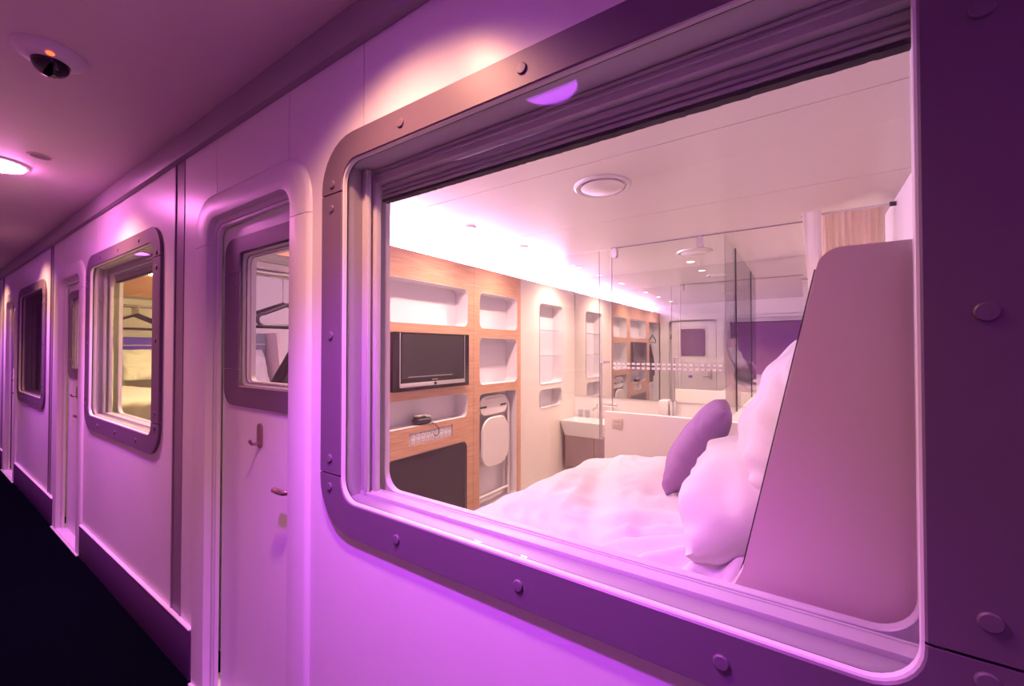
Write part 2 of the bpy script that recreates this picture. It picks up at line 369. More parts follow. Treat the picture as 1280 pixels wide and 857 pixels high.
# ------------------------------------------------------------------ cabin door
def make_door():
    t = thing('door_1', 'white cabin door in a rounded portal beside the big window', 'door', (-1.80, 0, 0), kind='structure')
    O = (-2.272, -1.330, -0.6, 2.15, 0.17); I = (-2.132, -1.453, -0.5, 2.046, 0.07)
    def ringbm():
        bm = bmesh.new()
        g = lambda q, s: (q[0] - s, q[1] + s, q[2] - s, q[3] + s, max(q[4] + s, .005))
        L = [(*O, 0.0142), (*g(O, -.002), 0.009), (*g(O, -.009), 0.003), (*g(O, -.020), 0.0), (*g(I, .006), 0.0), (*g(I, .002), 0.0015), (*I, 0.006), (*I, 0.0495), (*g(I, 0.05), 0.0495), (*g(I, 0.05), 0.0142)]
        add_loft(bm, 'y', L, closed=True); cut(bm, 0.0, True); return bm
    s = 1.935; g = 0.0012
    bm = ringbm(); cut(bm, s + g, True); obj('portal_header', bm, portal_white, t)
    for right in (False, True):
        bm = ringbm(); cut(bm, s - g, False); half(bm, -1.8, right); obj('portal_jamb', bm, portal_white, t)
    # inner frame
    J = (-2.103, -1.482, -0.5, 2.012, 0.05); K = (I[0], I[1], I[2], I[3], I[4])
    bm = bmesh.new(); add_loft(bm, 'y', ring_loops(K, J, 0.034, 0.0498, 0.002), closed=True); cut(bm, 0.0, True); obj('inner_frame', bm, portal_white, t)
    bm = bmesh.new(); add_loft(bm, 'y', ring_loops((K[0], K[1], K[2], K[3], K[4]), (J[0] - .012, J[1] + .012, J[2], J[3] + .012, .06), 0.028, 0.034, 0.001), closed=True); cut(bm, 0.0, True); obj('frame_bead', bm, alu_white, t)
    tag_hole = rrect(-1.958, -1.457, 1.318, 1.900, 0.02)
    leaf = plate('leaf', portal_white, t, 'y', rect(-2.101, -1.305, 0.012, 2.010), [tag_hole], 0.058, 0.112)
    # window in the leaf
    O2 = (-2.08, -1.335, 1.247, 1.954, 0.075); I2 = (-1.945, -1.470, 1.330, 1.887, 0.02)
    def r2():
        bm = bmesh.new(); add_loft(bm, 'y', ring_loops(O2, I2, 0.0505, 0.058, 0.002), closed=True); return bm
    bm = r2(); cut(bm, 1.806, True); obj('vision_frame_top', bm, frame_grey, t)
    bm = r2(); cut(bm, 1.398, False); obj('vision_frame_bottom', bm, frame_grey, t)
    for right in (False, True):
        bm = r2(); cut(bm, 1.804, False); cut(bm, 1.400, True); half(bm, -1.8, right); obj('vision_frame_side', bm, frame_grey, t)
    box('pane', glass, t, -1.957, -1.458, 0.0605, 0.0645, 1.319, 1.899)
    V = lambda i, z, r, d: (-1.945 + i, -1.470 - i, 1.330 + z, 1.887 - z, r, d)
    loft('vision_lining', alu_white, t, 'y', [V(0, 0, .02, .066), V(.003, .003, .02, .0665), V(.006, .006, .03, .076), V(.012, .012, .03, .076), V(.012, .012, .03, .092), V(.018, .018, .03, .092), V(.018, .018, .03, .112), V(-.035, -.04, .05, .1135), V(-.035, -.04, .05, .1122)])
    loft('vision_seal', seal_black, t, 'y', [V(.0115, .0115, .03, .0755), V(.0135, .0135, .03, .0745), V(.0135, .0135, .03, .079)])
    # coat hook
    h = loft('hook_plate', chrome_dark, t, 'y', [(-1.780, -1.744, 1.095, 1.192, .018, .058), (-1.780, -1.744, 1.095, 1.192, .018, .052), (-1.778, -1.746, 1.097, 1.190, .016, .0505)], cap1=True)
    tube('hook_arm', chrome_dark, h, [(-1.761, .055, 1.115), (-1.761, .038, 1.113), (-1.761, .026, 1.115), (-1.761, .020, 1.122), (-1.761, .018, 1.132)], .006)
    lathe('screw', bolt_grey, h, [(.004, .053), (.004, .0515), (.0001, .051)], (-1.761, 0, 1.172), 'y', 12)
    # lever handle
    hd = lathe('handle_rose', chrome_dark, t, [(.020, .0585), (.020, .052), (.016, .050), (.0001, .050)], (-1.478, 0, .985), 'y', 24)
    tube('lever', chrome_dark, hd, [(-1.478, .048, .985), (-1.478, .014, .985), (-1.486, .005, .985), (-1.51, .002, .986), (-1.546, .002, .986)], .009, radii=[.009, .009, .010, .010, .009])
    # inside of the door: hinge, lock box, lever, blue notice
    box('notice', sign_blue, t, -1.79, -1.72, .1122, .1142, .94, .985)
    lk = box('lock_box', silver, t, -1.44, -1.39, .1122, .14, .93, 1.08, bev=.004)
    tube('lever', chrome, lk, [(-1.415, .14, .97), (-1.415, .162, .97), (-1.43, .168, .97), (-1.52, .168, .97)], .008)
    box('hinge', seal_black, t, -2.118, -2.102, .112, .13, 1.68, 1.76, bev=.002)
    boxes('threshold', alu_white, t, [(-2.2, -1.39, 0.0, 0.16, 0.0, 0.012), (-2.25, -1.35, -0.012, 0.004, 0.0, 0.006)])
    shift_children(t)
    return t
chrome_dark = mat('bronze_hook', (0.36, 0.25, 0.22), 0.3, 0.8)
door = make_door()
d2 = copy_tree(door, None, (-PER, 0, 0), 'door_2'); d2['label'] = 'narrow looking white cabin door left of the yellow lit window'
d3 = copy_tree(door, None, (-2 * PER, 0, 0), 'door_3'); d3['label'] = 'furthest white cabin door, left of the dark window'

# ------------------------------------------------------------------ cabin shells
CZ = 2.35; XR = 0.45; XLW = -2.445; YM = 3.97
def shell(k, depth, who):
    o = -k * PER
    tag(box('floor', cfloor, None, XLW + o, XR + o, 0.17, depth, -0.05, 0.0), 'grey floor of ' + who, 'floor', kind='structure')
    ct = thing('ceiling', 'pale panelled ceiling of ' + who, 'ceiling', (-1 + o, 1.5, CZ), kind='structure')
    ys = [0.176, 1.06, 1.97, 2.68, YM] if depth > 3 else [0.176, 1.06, 1.97, depth]
    for a, b in zip(ys[:-1], ys[1:]):
        box('ceiling_panel', ceil_white, ct, XLW + o, XR + o, a + 0.0022, b - 0.0022, CZ, CZ + 0.02)
    box('joint_backing', post_grey, ct, XLW + o, XR + o, 0.18, depth, CZ + 0.012, CZ + 0.03)
    shift_children(ct)
    tag(box('wall_back', white, None, XLW + o, XR + o, depth, depth + 0.06, 0, 2.42), 'white back wall of ' + who, 'wall', kind='structure')
    f = plate('wall_inside', white, None, 'y', rect(XLW + o, XR + o, 0.0, 2.42),
              [[(a + o, b) for a, b in rrect(-1.16, 0.176, 1.0, 2.09, 0.075)], [(a + o, b) for a, b in rrect(-2.135, -1.29, 0.001, 2.035, .05)]], 0.160, 0.175)
    tag(f, 'white inner face of the corridor wall in ' + who, 'wall', kind='structure')
def partition(k, label):
    o = -k * PER
    tag(box('wall_partition', white, None, -2.495 + o, XLW + o, 0.05, 4.03, 0, 2.45), label, 'wall', kind='structure')
partition(-1, 'white side wall behind the head of the near bed')
partition(0, 'white wall between the near cabin and the yellow lit cabin')
partition(1, 'white wall between the yellow lit cabin and the dark cabin')
partition(2, 'white wall at the far side of the dark cabin')
shell(0, YM, 'the near cabin'); shell(1, 2.75, 'the yellow lit cabin'); shell(2, 2.75, 'the dark cabin')

# ------------------------------------------------------------------ wooden wall unit
WX = -2.30
def make_unit():
    t = thing('wall_unit', 'beech wall unit with rounded niches facing the near bed', 'shelving', (WX, 1.4, 0))
    f0, f1 = WX, WX - 0.018
    n1 = (1.10, 1.938, 1.668, 1.984, 0.05); n2 = (1.105, 1.935, 0.925, 1.122, 0.045); dk = (1.105, 1.932, 0.10, 0.728, 0.06); so = (1.302, 1.757, 0.790, 0.884, 0.004)
    nA = (2.098, 2.682, 1.664, 1.978, 0.05); nB = (2.098, 2.680, 1.170, 1.584, 0.05); ch = (2.096, 2.670, 0.075, 1.095, 0.04)
    rc = (0.10, 0.90, 0.04, 1.985, 0.02)
    plate('front_panel', wood, t, 'x', rect(0.180, 0.966, 0, 2.19), [rrect(0.2, *rc[1:])], f0, f1)
    plate('front_panel', wood, t, 'x', rect(0.969, 2.0165, 0, 2.19), [rrect(*q) for q in (n1, n2, dk, so)], f0, f1)
    plate('front_panel', wood, t, 'x', rect(2.0195, 2.746, 0, 2.19), [rrect(*q) for q in (nA, nB, ch)], f0, f1)
    boxes('carcass', wood, t, [(XLW + .002, f1, 0.18, 2.746, 2.172, 2.19), (XLW + .002, f1, 2.728, 2.746, 0, 2.172), (XLW + .002, f1, 0.96, 0.975, 0, 2.172)])
    for q in (n1, n2, nA, nB, ch):
        loft('niche', niche_white, t, 'x', [(*q, f0 + .0012), (q[0] + .002, q[1] - .002, q[2] + .002, q[3] - .002, q[4], f0 + .0012), (q[0] + .002, q[1] - .002, q[2] + .002, q[3] - .002, q[4], WX - 0.128)], cap1=True)
    loft('smoked_cover', smoke, t, 'x', [(*dk, f0 + .001), (dk[0] + .002, dk[1] - .002, dk[2] + .002, dk[3] - .002, dk[4], f0 + .001), (dk[0] + .002, dk[1] - .002, dk[2] + .002, dk[3] - .002, dk[4], f0 - .03), (dk[0] + .01, dk[1] - .01, dk[2] + .01, dk[3] - .01, dk[4] - .01, f0 - .012)], cap1=True)
    loft('cover_trim', silver, t, 'x', ring_loops(tuple([dk[0] + .004, dk[1] - .004, dk[2] + .004, dk[3] - .004, dk[4]]), tuple([dk[0] + .008, dk[1] - .008, dk[2] + .008, dk[3] - .008, dk[4] - .004]), f0 - .008, f0 - .02, .0005), closed=True)
    # coat recess: full-height mirror and a rail
    loft('recess', niche_white, t, 'x', [(0.20, .90, .04, 1.985, .02, f0 - .001), (0.20, .90, .04, 1.985, .02, WX - .13)])
    box('mirror', mirror_m, t, WX - .135, WX - .128, .196, .90, .04, 1.985)
    rl = tube('rail', chrome, t, [(WX - .06, .202, 1.90), (WX - .06, .898, 1.90)], .009)
    # socket strip
    sp = box('socket_strip', plate_white, t, f0 - .018, f0 - .010, 1.302, 1.757, .790, .884)
    for i in range(9):
        y = 1.33 + i * 0.048
        box('socket', niche_white, sp, f0 - .0105, f0 - .006, y, y + .036, .80, .874, bev=.002)
        ph = boxes('pin_holes', seal_black, sp, [(f0 - .0065, f0 - .0056, y + .008, y + .013, .845, .856), (f0 - .0065, f0 - .0056, y + .023, y + .028, .845, .856), (f0 - .0065, f0 - .0056, y + .015, y + .021, .815, .822)]); ph['kind'] = 'stuff'
    shift_children(t)
    return t
plate_white = mat('plate_white', (0.62, 0.56, 0.60), 0.4)
unit = make_unit()
u2 = copy_tree(unit, None, (-PER, 0, 0)); u2['label'] = 'beech wall unit inside the yellow lit cabin'
u3 = copy_tree(unit, None, (-2 * PER, 0, 0)); u3['label'] = 'beech wall unit inside the dark cabin'

# white wall beyond the wood, with the tall and the small niche
t = thing('wall_left', 'white bathroom wall with a tall and a small rounded niche', 'wall', (WX, 3.3, 0), kind='structure')
ta = (3.12, 3.634, 1.105, 1.975, 0.05); sm = (3.115, 3.612, 0.85, 1.045, 0.05)
plate('wall_panel', bath_wall := mat('bath_wall', (0.80, 0.74, 0.68), 0.4, var=0.02), t, 'x', rect(2.748, YM - .002, 0, 2.19), [rrect(*ta), rrect(*sm)], WX - .004, WX - .02)
boxes('wall_top', white, t, [(XLW + .002, WX - .02, 2.748, YM - .002, 2.172, 2.19)])
for q in (ta, sm):
    nn = loft('niche', niche_white, t, 'x', [(*q, WX - .003), (q[0] + .002, q[1] - .002, q[2] + .002, q[3] - .002, q[4], WX - .003), (q[0] + .002, q[1] - .002, q[2] + .002, q[3] - .002, q[4], WX - .128)], cap1=True)
    loft('rim', silver, nn, 'x', ring_loops((q[0] - .004, q[1] + .004, q[2] - .004, q[3] + .004, q[4] + .004), q, WX - .0005, WX - .006, .0008), closed=True)
    if q is ta:
        for z in (1.690, 1.408): box('glass_shelf', tumbler_glass, nn, WX - .127, WX - .015, 3.123, 3.631, z, z + .005)
shift_children(t)

# ------------------------------------------------------------------ cove lights on top of the units
def cove(k, m, y1, label):
    o = -k * PER
    t = thing('cove_light', label, 'light', (XLW + .01 + o, 1.5, 2.23))
    box('diffuser', m, t, XLW + .003 + o, XLW + .018 + o, 0.20, y1, 2.225, 2.335)
    box('channel', alu_white, t, XLW + .003 + o, XLW + .035 + o, 0.20, y1, 2.192, 2.222)
    shift_children(t)
cove(0, cove_em, 3.94, 'bright pinkish white cove light along the near cabin wall top')
cove(1, cove_yellow, 2.72, 'yellow cove light in the second cabin')

# ------------------------------------------------------------------ television
t = thing('television', 'black flat television with silver lower bar set in the wood', 'television', (WX, 1.525, 1.19))
a0, a1, b0, b1 = 1.133, 1.918, 1.19, 1.602
box('bezel', black_gloss, t, WX + .0005, WX + .035, a0, a1, b0, b1, bev=.004)
box('screen', screen, t, WX + .0345, WX + .0358, a0 + .075, a1 - .075, b0 + .085, b1 - .014)
for y in (a0 + .054, a1 - .060): box('side_strip', silver, t, WX + .034, WX + .037, y, y + .006, b0 + .03, b1 - .006)
bar = box('lower_bar', silver, t, WX + .034, WX + .039, a0 + .058, a1 - .058, b0 + .026, b0 + .056, bev=.001)
lathe('button', black_gloss, bar, [(.012, .0), (.012, .0025), (.0001, .003)], (WX + .039, 1.525, b0 + .041), 'x', 16)
box('light_line', silver, t, WX + .0355, WX + .0365, a0 + .13, a1 - .20, b0 + .095, b0 + .099)
boxes('maker_mark', silver, t, [(WX + .0352, WX + .0362, 1.495 + i * .009, 1.500 + i * .009, b0 + .066, b0 + .074) for i in range(7)])
shift_children(t)

# ------------------------------------------------------------------ telephone with cord in the niche
t = thing('telephone', 'black telephone with a silver handset lying in the low niche', 'telephone', (WX - .05, 1.46, .927))
def blob(name, m, parent, c, s, e=2.5, rot=None, n=20):
    bm = bmesh.new(); bmesh.ops.create_uvsphere(bm, u_segments=n * 2, v_segments=n, radius=1)
    for v in bm.verts:
        q = v.co; f = (abs(q.x) ** e + abs(q.y) ** e + abs(q.z) ** e) ** (-1 / e)
        q = Vector((q.x * f * s[0], q.y * f * s[1], q.z * f * s[2]))
        if rot: q = rot @ q
        v.co = q + Vector(c)
    return obj(name, bm, m, parent)
blob('base', plastic_dark, t, (WX - .04, 1.465, .952), (.05, .075, .026), 3.2)
blob('handset', silver, t, (WX - .035, 1.465, .986), (.022, .085, .014), 2.6, Matrix.Rotation(R(-8), 3, 'X'))
blob('cradle', plastic_dark, t, (WX - .04, 1.445, .978), (.035, .05, .02), 2.6)
tube('cord', plastic_dark, t, [(WX + .004, 1.52, .935), (WX + .012, 1.55, .92), (WX + .014, 1.585, .885), (WX + .012, 1.595, .85), (WX + .008, 1.575, .83), (WX - .004, 1.555, .835)], .0035)
shift_children(t)

# ------------------------------------------------------------------ folding chair
t = thing('folding_chair', 'white folding chair stored upright in the tall wooden niche', 'chair', (WX - .06, 2.37, .08))
y0, y1, zb, zt = 2.13, 2.60, .10, 1.05; xx = WX - .05
pts = [(xx, y0 + .0, zb)] + [Vector((xx, y0 + .13, zt - .13)) + Vector((0, .13 * math.cos(R(a)), .13 * math.sin(R(a)))) for a in range(180, 89, -15)] + \
      [Vector((xx, y1 - .13, zt - .13)) + Vector((0, .13 * math.cos(R(a)), .13 * math.sin(R(a)))) for a in range(90, -1, -15)] + [(xx, y1, zb)]
tube('frame', chair_white, t, pts, .013)
tube('rear_frame', chair_white, t, [(xx - .03, y0 + .035, .62), (xx - .03, y0 + .035, .16), (xx - .03, y0 + .075, .12), (xx - .03, y1 - .075, .12), (xx - .03, y1 - .035, .16), (xx - .03, y1 - .035, .62)], .011)
tube('foot_bar', chair_white, t, [(xx, y0, .17), (xx, y1, .17)], .011)
tube('cross_bar', chair_white, t, [(xx, y0, .52), (xx, y1, .52)], .010)
loft('seat', chair_white, t, 'x', [(y0 + .03, y1 - .05, .43, .86, .13, xx + .016), (y0 + .02, y1 - .04, .42, .87, .14, xx + .026), (y0 + .03, y1 - .05, .43, .86, .13, xx + .038)], cap0=True, cap1=True)
loft('backrest', chair_white, t, 'x', [(y0 + .03, y1 - .03, .89, 1.035, .1, xx - .004), (y0 + .03, y1 - .03, .89, 1.035, .1, xx + .010)], cap0=True, cap1=True)
for y in (y0 + .03, y1 - .14): box('slot', plastic_dark, t, xx + .009, xx + .0112, y, y + .09, .955, .972)
shift_children(t)

# ------------------------------------------------------------------ bathroom: mirror, low wall, glass, basin
tag(boxes('wall_mirror', mirror_m, None, [(WX + .001, XR - .002, YM - .008, YM - .001, .92, CZ - .001)]), 'wide mirror covering the upper back wall above the basin', 'mirror')
lw = boxes('wall_low', white, None, [(-1.405, -0.30, 2.69, 2.76, 0, 0.95)], bev=.003)
tag(lw, 'low white half wall behind the bed with a socket plate', 'wall', kind='structure')
t = thing('wall_socket', 'small cream socket plate on the low white wall', 'socket', (-1.29, 2.69, .86))
box('plate', plate_cream, t, -1.335, -1.245, 2.682, 2.6895, .817, .903, bev=.003)
for z in (.835, .865): box('switch', plate_white, t, -1.32, -1.26, 2.679, 2.6822, z, z + .02, bev=.001)
shift_children(t)
t = thing('glass_screen', 'clear glass shower screen with two rows of frosted dashes', 'glass screen', (-0.9, 2.72, .95))
box('fixed_pane', glass_bath, t, -1.345, -0.466, 2.715, 2.723, .952, CZ - .002)
box('return_pane', glass_bath, t, -0.470, -0.462, 2.724, 3.955, .952, CZ - .002)
box('edge_seal', seal_black, t, -0.474, -0.458, 3.30, 3.312, .95, CZ - .004)
box('head_track', post_grey, t, -1.344, 0.02, 2.708, 2.722, CZ - .006, CZ - .001)
for x in (-1.318, -0.635):
    c = loft('clamp', silver, t, 'y', [(x - .024, x + .024, 2.262, CZ - .004, .02, 2.700), (x - .024, x + .024, 2.262, CZ - .004, .02, 2.738)], cap0=True, cap1=True)
bm = bmesh.new()
for zz in (1.352, 1.317):
    x = -1.39 + 0.055
    while x < -0.50:
        add_box(bm, x, x + .026, 2.7125, 2.7148, zz, zz + .018, bev=.0); x += .041
box('pane_edge', post_grey, t, -1.3455, -1.3430, 2.7135, 2.7245, .952, CZ - .002)
d = obj('frosted_dashes', bm, frost, t); d['kind'] = 'stuff'
shift_children(t)
t = thing('glass_door', 'clear glass bathroom door with a slim chrome pull handle', 'glass door', (-1.8, 2.72, 0))
box('pane', glass_bath, t, -2.28, -1.362, 2.715, 2.723, .012, CZ - .012)
tube('handle', chrome, t, [(-1.36, 2.705, 1.372), (-1.415, 2.69, 1.372), (-1.432, 2.69, 1.355), (-1.432, 2.69, .735), (-1.425, 2.69, .718), (-1.38, 2.705, .718)], .010)
box('edge_strip', post_grey, t, -1.4605, -1.4580, 2.7135, 2.7245, .012, CZ - .012)
shift_children(t)
t = thing('wash_basin', 'white square wash basin on a taupe cabinet in the bathroom corner', 'wash basin', (-2.0, 3.75, .1))
bm = bmesh.new()
Q = [(-2.296, -1.745, 3.56, 3.955), (-2.25, -1.79, 3.60, 3.90)]
add_loft(bm, 'z', [(-2.262, -1.765, 3.605, 3.955, .01, .50), (-2.296, -1.745, 3.56, 3.955, .015, .655), (-2.296, -1.745, 3.56, 3.955, .015, .67), (-2.262, -1.785, 3.60, 3.86, .04, .67), (-2.21, -1.83, 3.65, 3.82, .06, .58)], cap0=True, cap1=True)
obj('basin', bm, white_gloss, t)
box('cabinet', cab_taupe, t, -2.262, -1.765, 3.625, 3.95, .14, .499)
for a, b in ((-2.26, -1.905), (-1.901, -1.767)): box('door', cab_taupe, t, a, b, 3.612, 3.6245, .142, .497, bev=.002)
fa = tube('tap', chrome, t, [(-1.99, 3.90, .672), (-1.99, 3.90, .76), (-1.99, 3.885, .79), (-1.99, 3.85, .80), (-1.99, 3.80, .785), (-1.99, 3.79, .77)], .012)
tube('tap_lever', chrome, fa, [(-1.99, 3.905, .80), (-1.985, 3.90, .845)], .007)
shift_children(t)
t = thing('shower_mixer', 'chrome mixer bar on the wall right of the basin', 'mixer', (-1.85, 3.93, .84))
tube('body', chrome, t, [(-1.95, 3.925, .835), (-1.76, 3.925, .835)], .020)
for x in (-1.945, -1.765): lathe('knob', chrome, t, [(.026, -.012), (.026, .012), (.020, .016), (.0001, .016)], (x, 3.925, .835), 'x', 20)
for x in (-1.90, -1.81): tube('inlet', chrome, t, [(x, 3.925, .835), (x, 3.969, .835)], .012)
shift_children(t)
for i, (x, lab) in enumerate(((-2.20, 'clear tumbler on the basin, nearer the niche wall'), (-2.11, 'clear tumbler on the basin, beside the tap'))):
    t = lathe('tumbler', tumbler_glass, None, [(.024, .671), (.032, .76), (.030, .76), (.022, .676)], (x, 3.905, 0), 'z', 24)
    tag(t, lab, 'glass', 'tumblers on the basin')
t = thing('soap_dispenser', 'white dispenser with chrome sides on the back wall below the mirror', 'dispenser', (-1.22, 3.92, .74))
box('body', white_gloss, t, -1.275, -1.185, 3.88, 3.9695, .74, .935, bev=.008)
tube('side_pipe', chrome, t, [(-1.16, 3.94, .66), (-1.16, 3.94, .93)], .018)
tube('side_pipe', chrome, t, [(-1.12, 3.94, .66), (-1.12, 3.94, .93)], .012)
shift_children(t)
# bathroom ceiling: vent ring and two warm downlights
def ring_vent(label, x, y):
    t = thing('ceiling_vent', label, 'vent', (x, y, CZ), group='round ceiling vents')
    lathe('rim', white_gloss, t, [(.150, CZ - .0005), (.148, CZ - .010), (.139, CZ - .016), (.126, CZ - .010), (.122, CZ - .0006)], (x, y, 0), 'z', 40)
    lathe('disc', white_gloss, t, [(.0001, CZ - .004), (.110, CZ - .006), (.113, CZ - .014), (.104, CZ - .019), (.0001, CZ - .021)], (x, y, 0), 'z', 40)
    shift_children(t)
ring_vent('round white ceiling vent above the bed', -0.866, 1.35)
ring_vent('round ceiling vent in the bathroom behind the glass', -0.78, 3.24)
for i, (x, y, lab) in enumerate(((-0.90, 3.68, 'small warm ceiling spot above the shower mirror'), (-1.95, 3.32, 'small warm ceiling spot above the basin'), (0.22, 3.25, 'added unseen ceiling spot lighting the shower curtain from behind'), (-1.95, .75, 'added warm ceiling spot over the coat recess'), (-1.95, 1.55, 'added warm ceiling spot over the television'), (-1.95, 2.25, 'added warm ceiling spot over the folding chair'), (-1.0 - PER, .62, 'added yellow ceiling spot in the second cabin near its window'), (-1.0 - PER, 1.5, 'added yellow ceiling spot deeper in the second cabin'))):
    t = thing('ceiling_spot', lab, 'light', (x, y, CZ), group='cabin ceiling spots')  # after the first two, the spots are added to brighten the cabins
    lathe('rim', silver, t, [(.045, CZ - .0005), (.043, CZ - .006), (.034, CZ - .006), (.032, CZ - .001)], (x, y, 0), 'z', 28)
    lathe('lens', spot_em, t, [(.031, CZ - .0012), (.031, CZ - .004), (.0001, CZ - .0045)], (x, y, 0), 'z', 28)
    ld = bpy.data.lights.new('lamp', 'SPOT'); yel = x < -2.5; ld.energy = P_YELLOW if yel else P_BATH if y > 2.5 else P_ROOM; ld.color = (1.0, 0.72, 0.30) if yel else ROOM_WARM; ld.spot_size = R(150); ld.spot_blend = 1; ld.shadow_soft_size = .03
    lo = bpy.data.objects.new('lamp', ld); COL.objects.link(lo); lo.location = (x, y, CZ - .012); lo.parent = t; lo.matrix_parent_inverse = Matrix.Translation((-x, -y, -CZ))
    shift_children(t)

# ------------------------------------------------------------------ curtain by the shower
def pleat(name, m, x0, x1, y, z0, z1, n, amp, label, flare=0.0):
    bm = bmesh.new(); N = n * 10; rows = []
    for j in range(14):
        z = z1 + (z0 - z1) * j / 13; row = []
        for i in range(N + 1):
            u = i / N; ph = 2 * math.pi * n * u
            a = amp * (0.8 + 0.35 * math.sin(u * 17 + j * .25))
            row.append(bm.verts.new((x0 + flare * (j / 13) * (1 - u) + (x1 - x0) * u + .25 * a * math.sin(2 * ph), y + a * math.sin(ph) + .006 * math.sin(j * .7 + u * 9), z)))
        rows.append(row)
    for A, B in zip(rows[:-1], rows[1:]):
        for i in range(N): bm.faces.new((A[i], A[i + 1], B[i + 1], B[i]))
    r = bmesh.ops.solidify(bm, geom=list(bm.faces), thickness=.0015)
    o = obj(name, bm, m, None, angle=80); tag(o, label, 'curtain'); return o
pleat('shower_curtain', cream_curtain, 0.105, 0.40, 2.45, .35, 2.305, 10, .020, 'cream pleated curtain hanging above the white bed panel')
pleat('side_curtain', white_curtain, 0.008, 0.104, 2.40, .35, 2.325, 1, .012, 'smooth white curtain edge left of the cream pleats', .12)
t = thing('curtain_rail', 'slim rail carrying the cream curtain near the right wall', 'rail', (.25, 2.45, 2.315))
tube('bar', alu_white, t, [(0.0, 2.45, 2.313), (XR - .003, 2.45, 2.313)], .007)
tube('end_bracket', plastic_dark, t, [(XR - .03, 2.45, 2.313), (XR - .001, 2.45, 2.313)], .013)
shift_children(t)

# ------------------------------------------------------------------ bed
BX0 = -1.0
def make_bed():
    t = thing('sofa_bed', 'white sofa bed with sloped side panels behind the big window', 'bed', (-0.3, .95, 0))
    def prof(inset=0.0):
        P = [(BX0, 0.02), (XR - .012, 0.02), (XR - .012, 1.668)]
        # rounded top corner then sloped front edge then fillet to the low side rail
        c = Vector((0.0628, 1.628))
        for i in range(9): a = R(90 + 78.1 * i / 8); P.append((c.x + .04 * math.cos(a), c.y + .04 * math.sin(a)))
        P += [(-0.0946, 1.075), (-0.101, 1.044), (-0.112, 1.010), (-0.135, .975), (-0.17, .955), (-0.22, .945), (BX0, .93 - .28)]
        return P
    for ya, yb in ((.200, .236), (1.665, 1.70)):
        bm = bmesh.new(); A = [bm.verts.new((x, ya, z)) for x, z in prof()]; B = [bm.verts.new((x, yb, z)) for x, z in prof()]
        bm.faces.new(A); bm.faces.new(B); n = len(A)
        for i in range(n): bm.faces.new((A[i], A[(i + 1) % n], B[(i + 1) % n], B[i]))
        es = [e for e in bm.edges if abs(e.verts[0].co.y - e.verts[1].co.y) < 1e-6]
        bmesh.ops.bevel(bm, geom=es, offset=.004, segments=2, affect='EDGES', profile=.5)
        sp = obj('side_panel', bm, panel_white, t)
        bm = bmesh.new()
        pp = prof()[11:18]
        add_tube(bm, [(x - .002, yb + .002 if ya < 1 else ya - .002, z) for x, z in pp], .0013, n=6); obj('edge_seal', bm, seal_black, sp)
    boxes('base', white, t, [(BX0 + .02, XR - .012, .24, 1.66, .06, .40)], bev=.01)
    for x in (BX0 + .08, XR - .1):
        for y in (.3, 1.6): box('leg', alu, t, x - .025, x + .025, y - .025, y + .025, 0, .062)
    boxes('mattress', linen, t, [(BX0 + .02, .16, .242, 1.658, .402, .60)], bev=.04)
    # sloped backrest and padded strip above it
    bm = bmesh.new()
    Q = [(.17, .44), (XR - .014, .44), (XR - .014, 1.42), (.30, 1.42)]
    A = [bm.verts.new((x, .242, z)) for x, z in Q]; B = [bm.verts.new((x, 1.658, z)) for x, z in Q]
    bm.faces.new(A); bm.faces.new(B)
    for i in range(4): bm.faces.new((A[i], A[(i + 1) % 4], B[(i + 1) % 4], B[i]))
    obj('backrest', bm, white, t)
    boxes('padded_strip', sage, t, [(.25, XR - .014, .242, 1.658, 1.425, 1.66)], bev=.012)
    boxes('strip_trim', alu_white, t, [(.244, .252, .242, 1.658, 1.535, 1.545)])
    shift_children(t); return t
bed = make_bed()

def rounded_box(name, m, x0, x1, y0, y1, z0, z1, r, nx, ny, nz, disp, label, cat):
    bm = bmesh.new(); vs = {}
    def V(i, j, k):
        if (i, j, k) not in vs:
            p = Vector((x0 + (x1 - x0) * i / nx, y0 + (y1 - y0) * j / ny, z0 + (z1 - z0) * k / nz))
            q = Vector((min(max(p.x, x0 + r), x1 - r), min(max(p.y, y0 + r), y1 - r), min(max(p.z, z0 + min(r, .05)), z1 - r)))
            d = p - q; nrm = d.normalized() if d.length > 1e-6 else Vector((0, 0, 1))
            if d.length > 1e-6: p = q + nrm * min(r, d.length if d.length < r else r)
            vs[(i, j, k)] = bm.verts.new(disp(p, nrm))
        return vs[(i, j, k)]
    def F(*c):
        try: bm.faces.new([V(*q) for q in c])
        except ValueError: pass
    for i in range(nx):
        for j in range(ny):
            F((i, j, nz), (i + 1, j, nz), (i + 1, j + 1, nz), (i, j + 1, nz)); F((i, j, 0), (i, j + 1, 0), (i + 1, j + 1, 0), (i + 1, j, 0))
    for i in range(nx):
        for k in range(nz):
            F((i, 0, k), (i + 1, 0, k), (i + 1, 0, k + 1), (i, 0, k + 1)); F((i, ny, k), (i, ny, k + 1), (i + 1, ny, k + 1), (i + 1, ny, k))
    for j in range(ny):
        for k in range(nz):
            F((0, j, k), (0, j, k + 1), (0, j + 1, k + 1), (0, j + 1, k)); F((nx, j, k), (nx, j + 1, k), (nx, j + 1, k + 1), (nx, j, k + 1))
    o = obj(name, bm, m, None, angle=80); tag(o, label, cat); return o
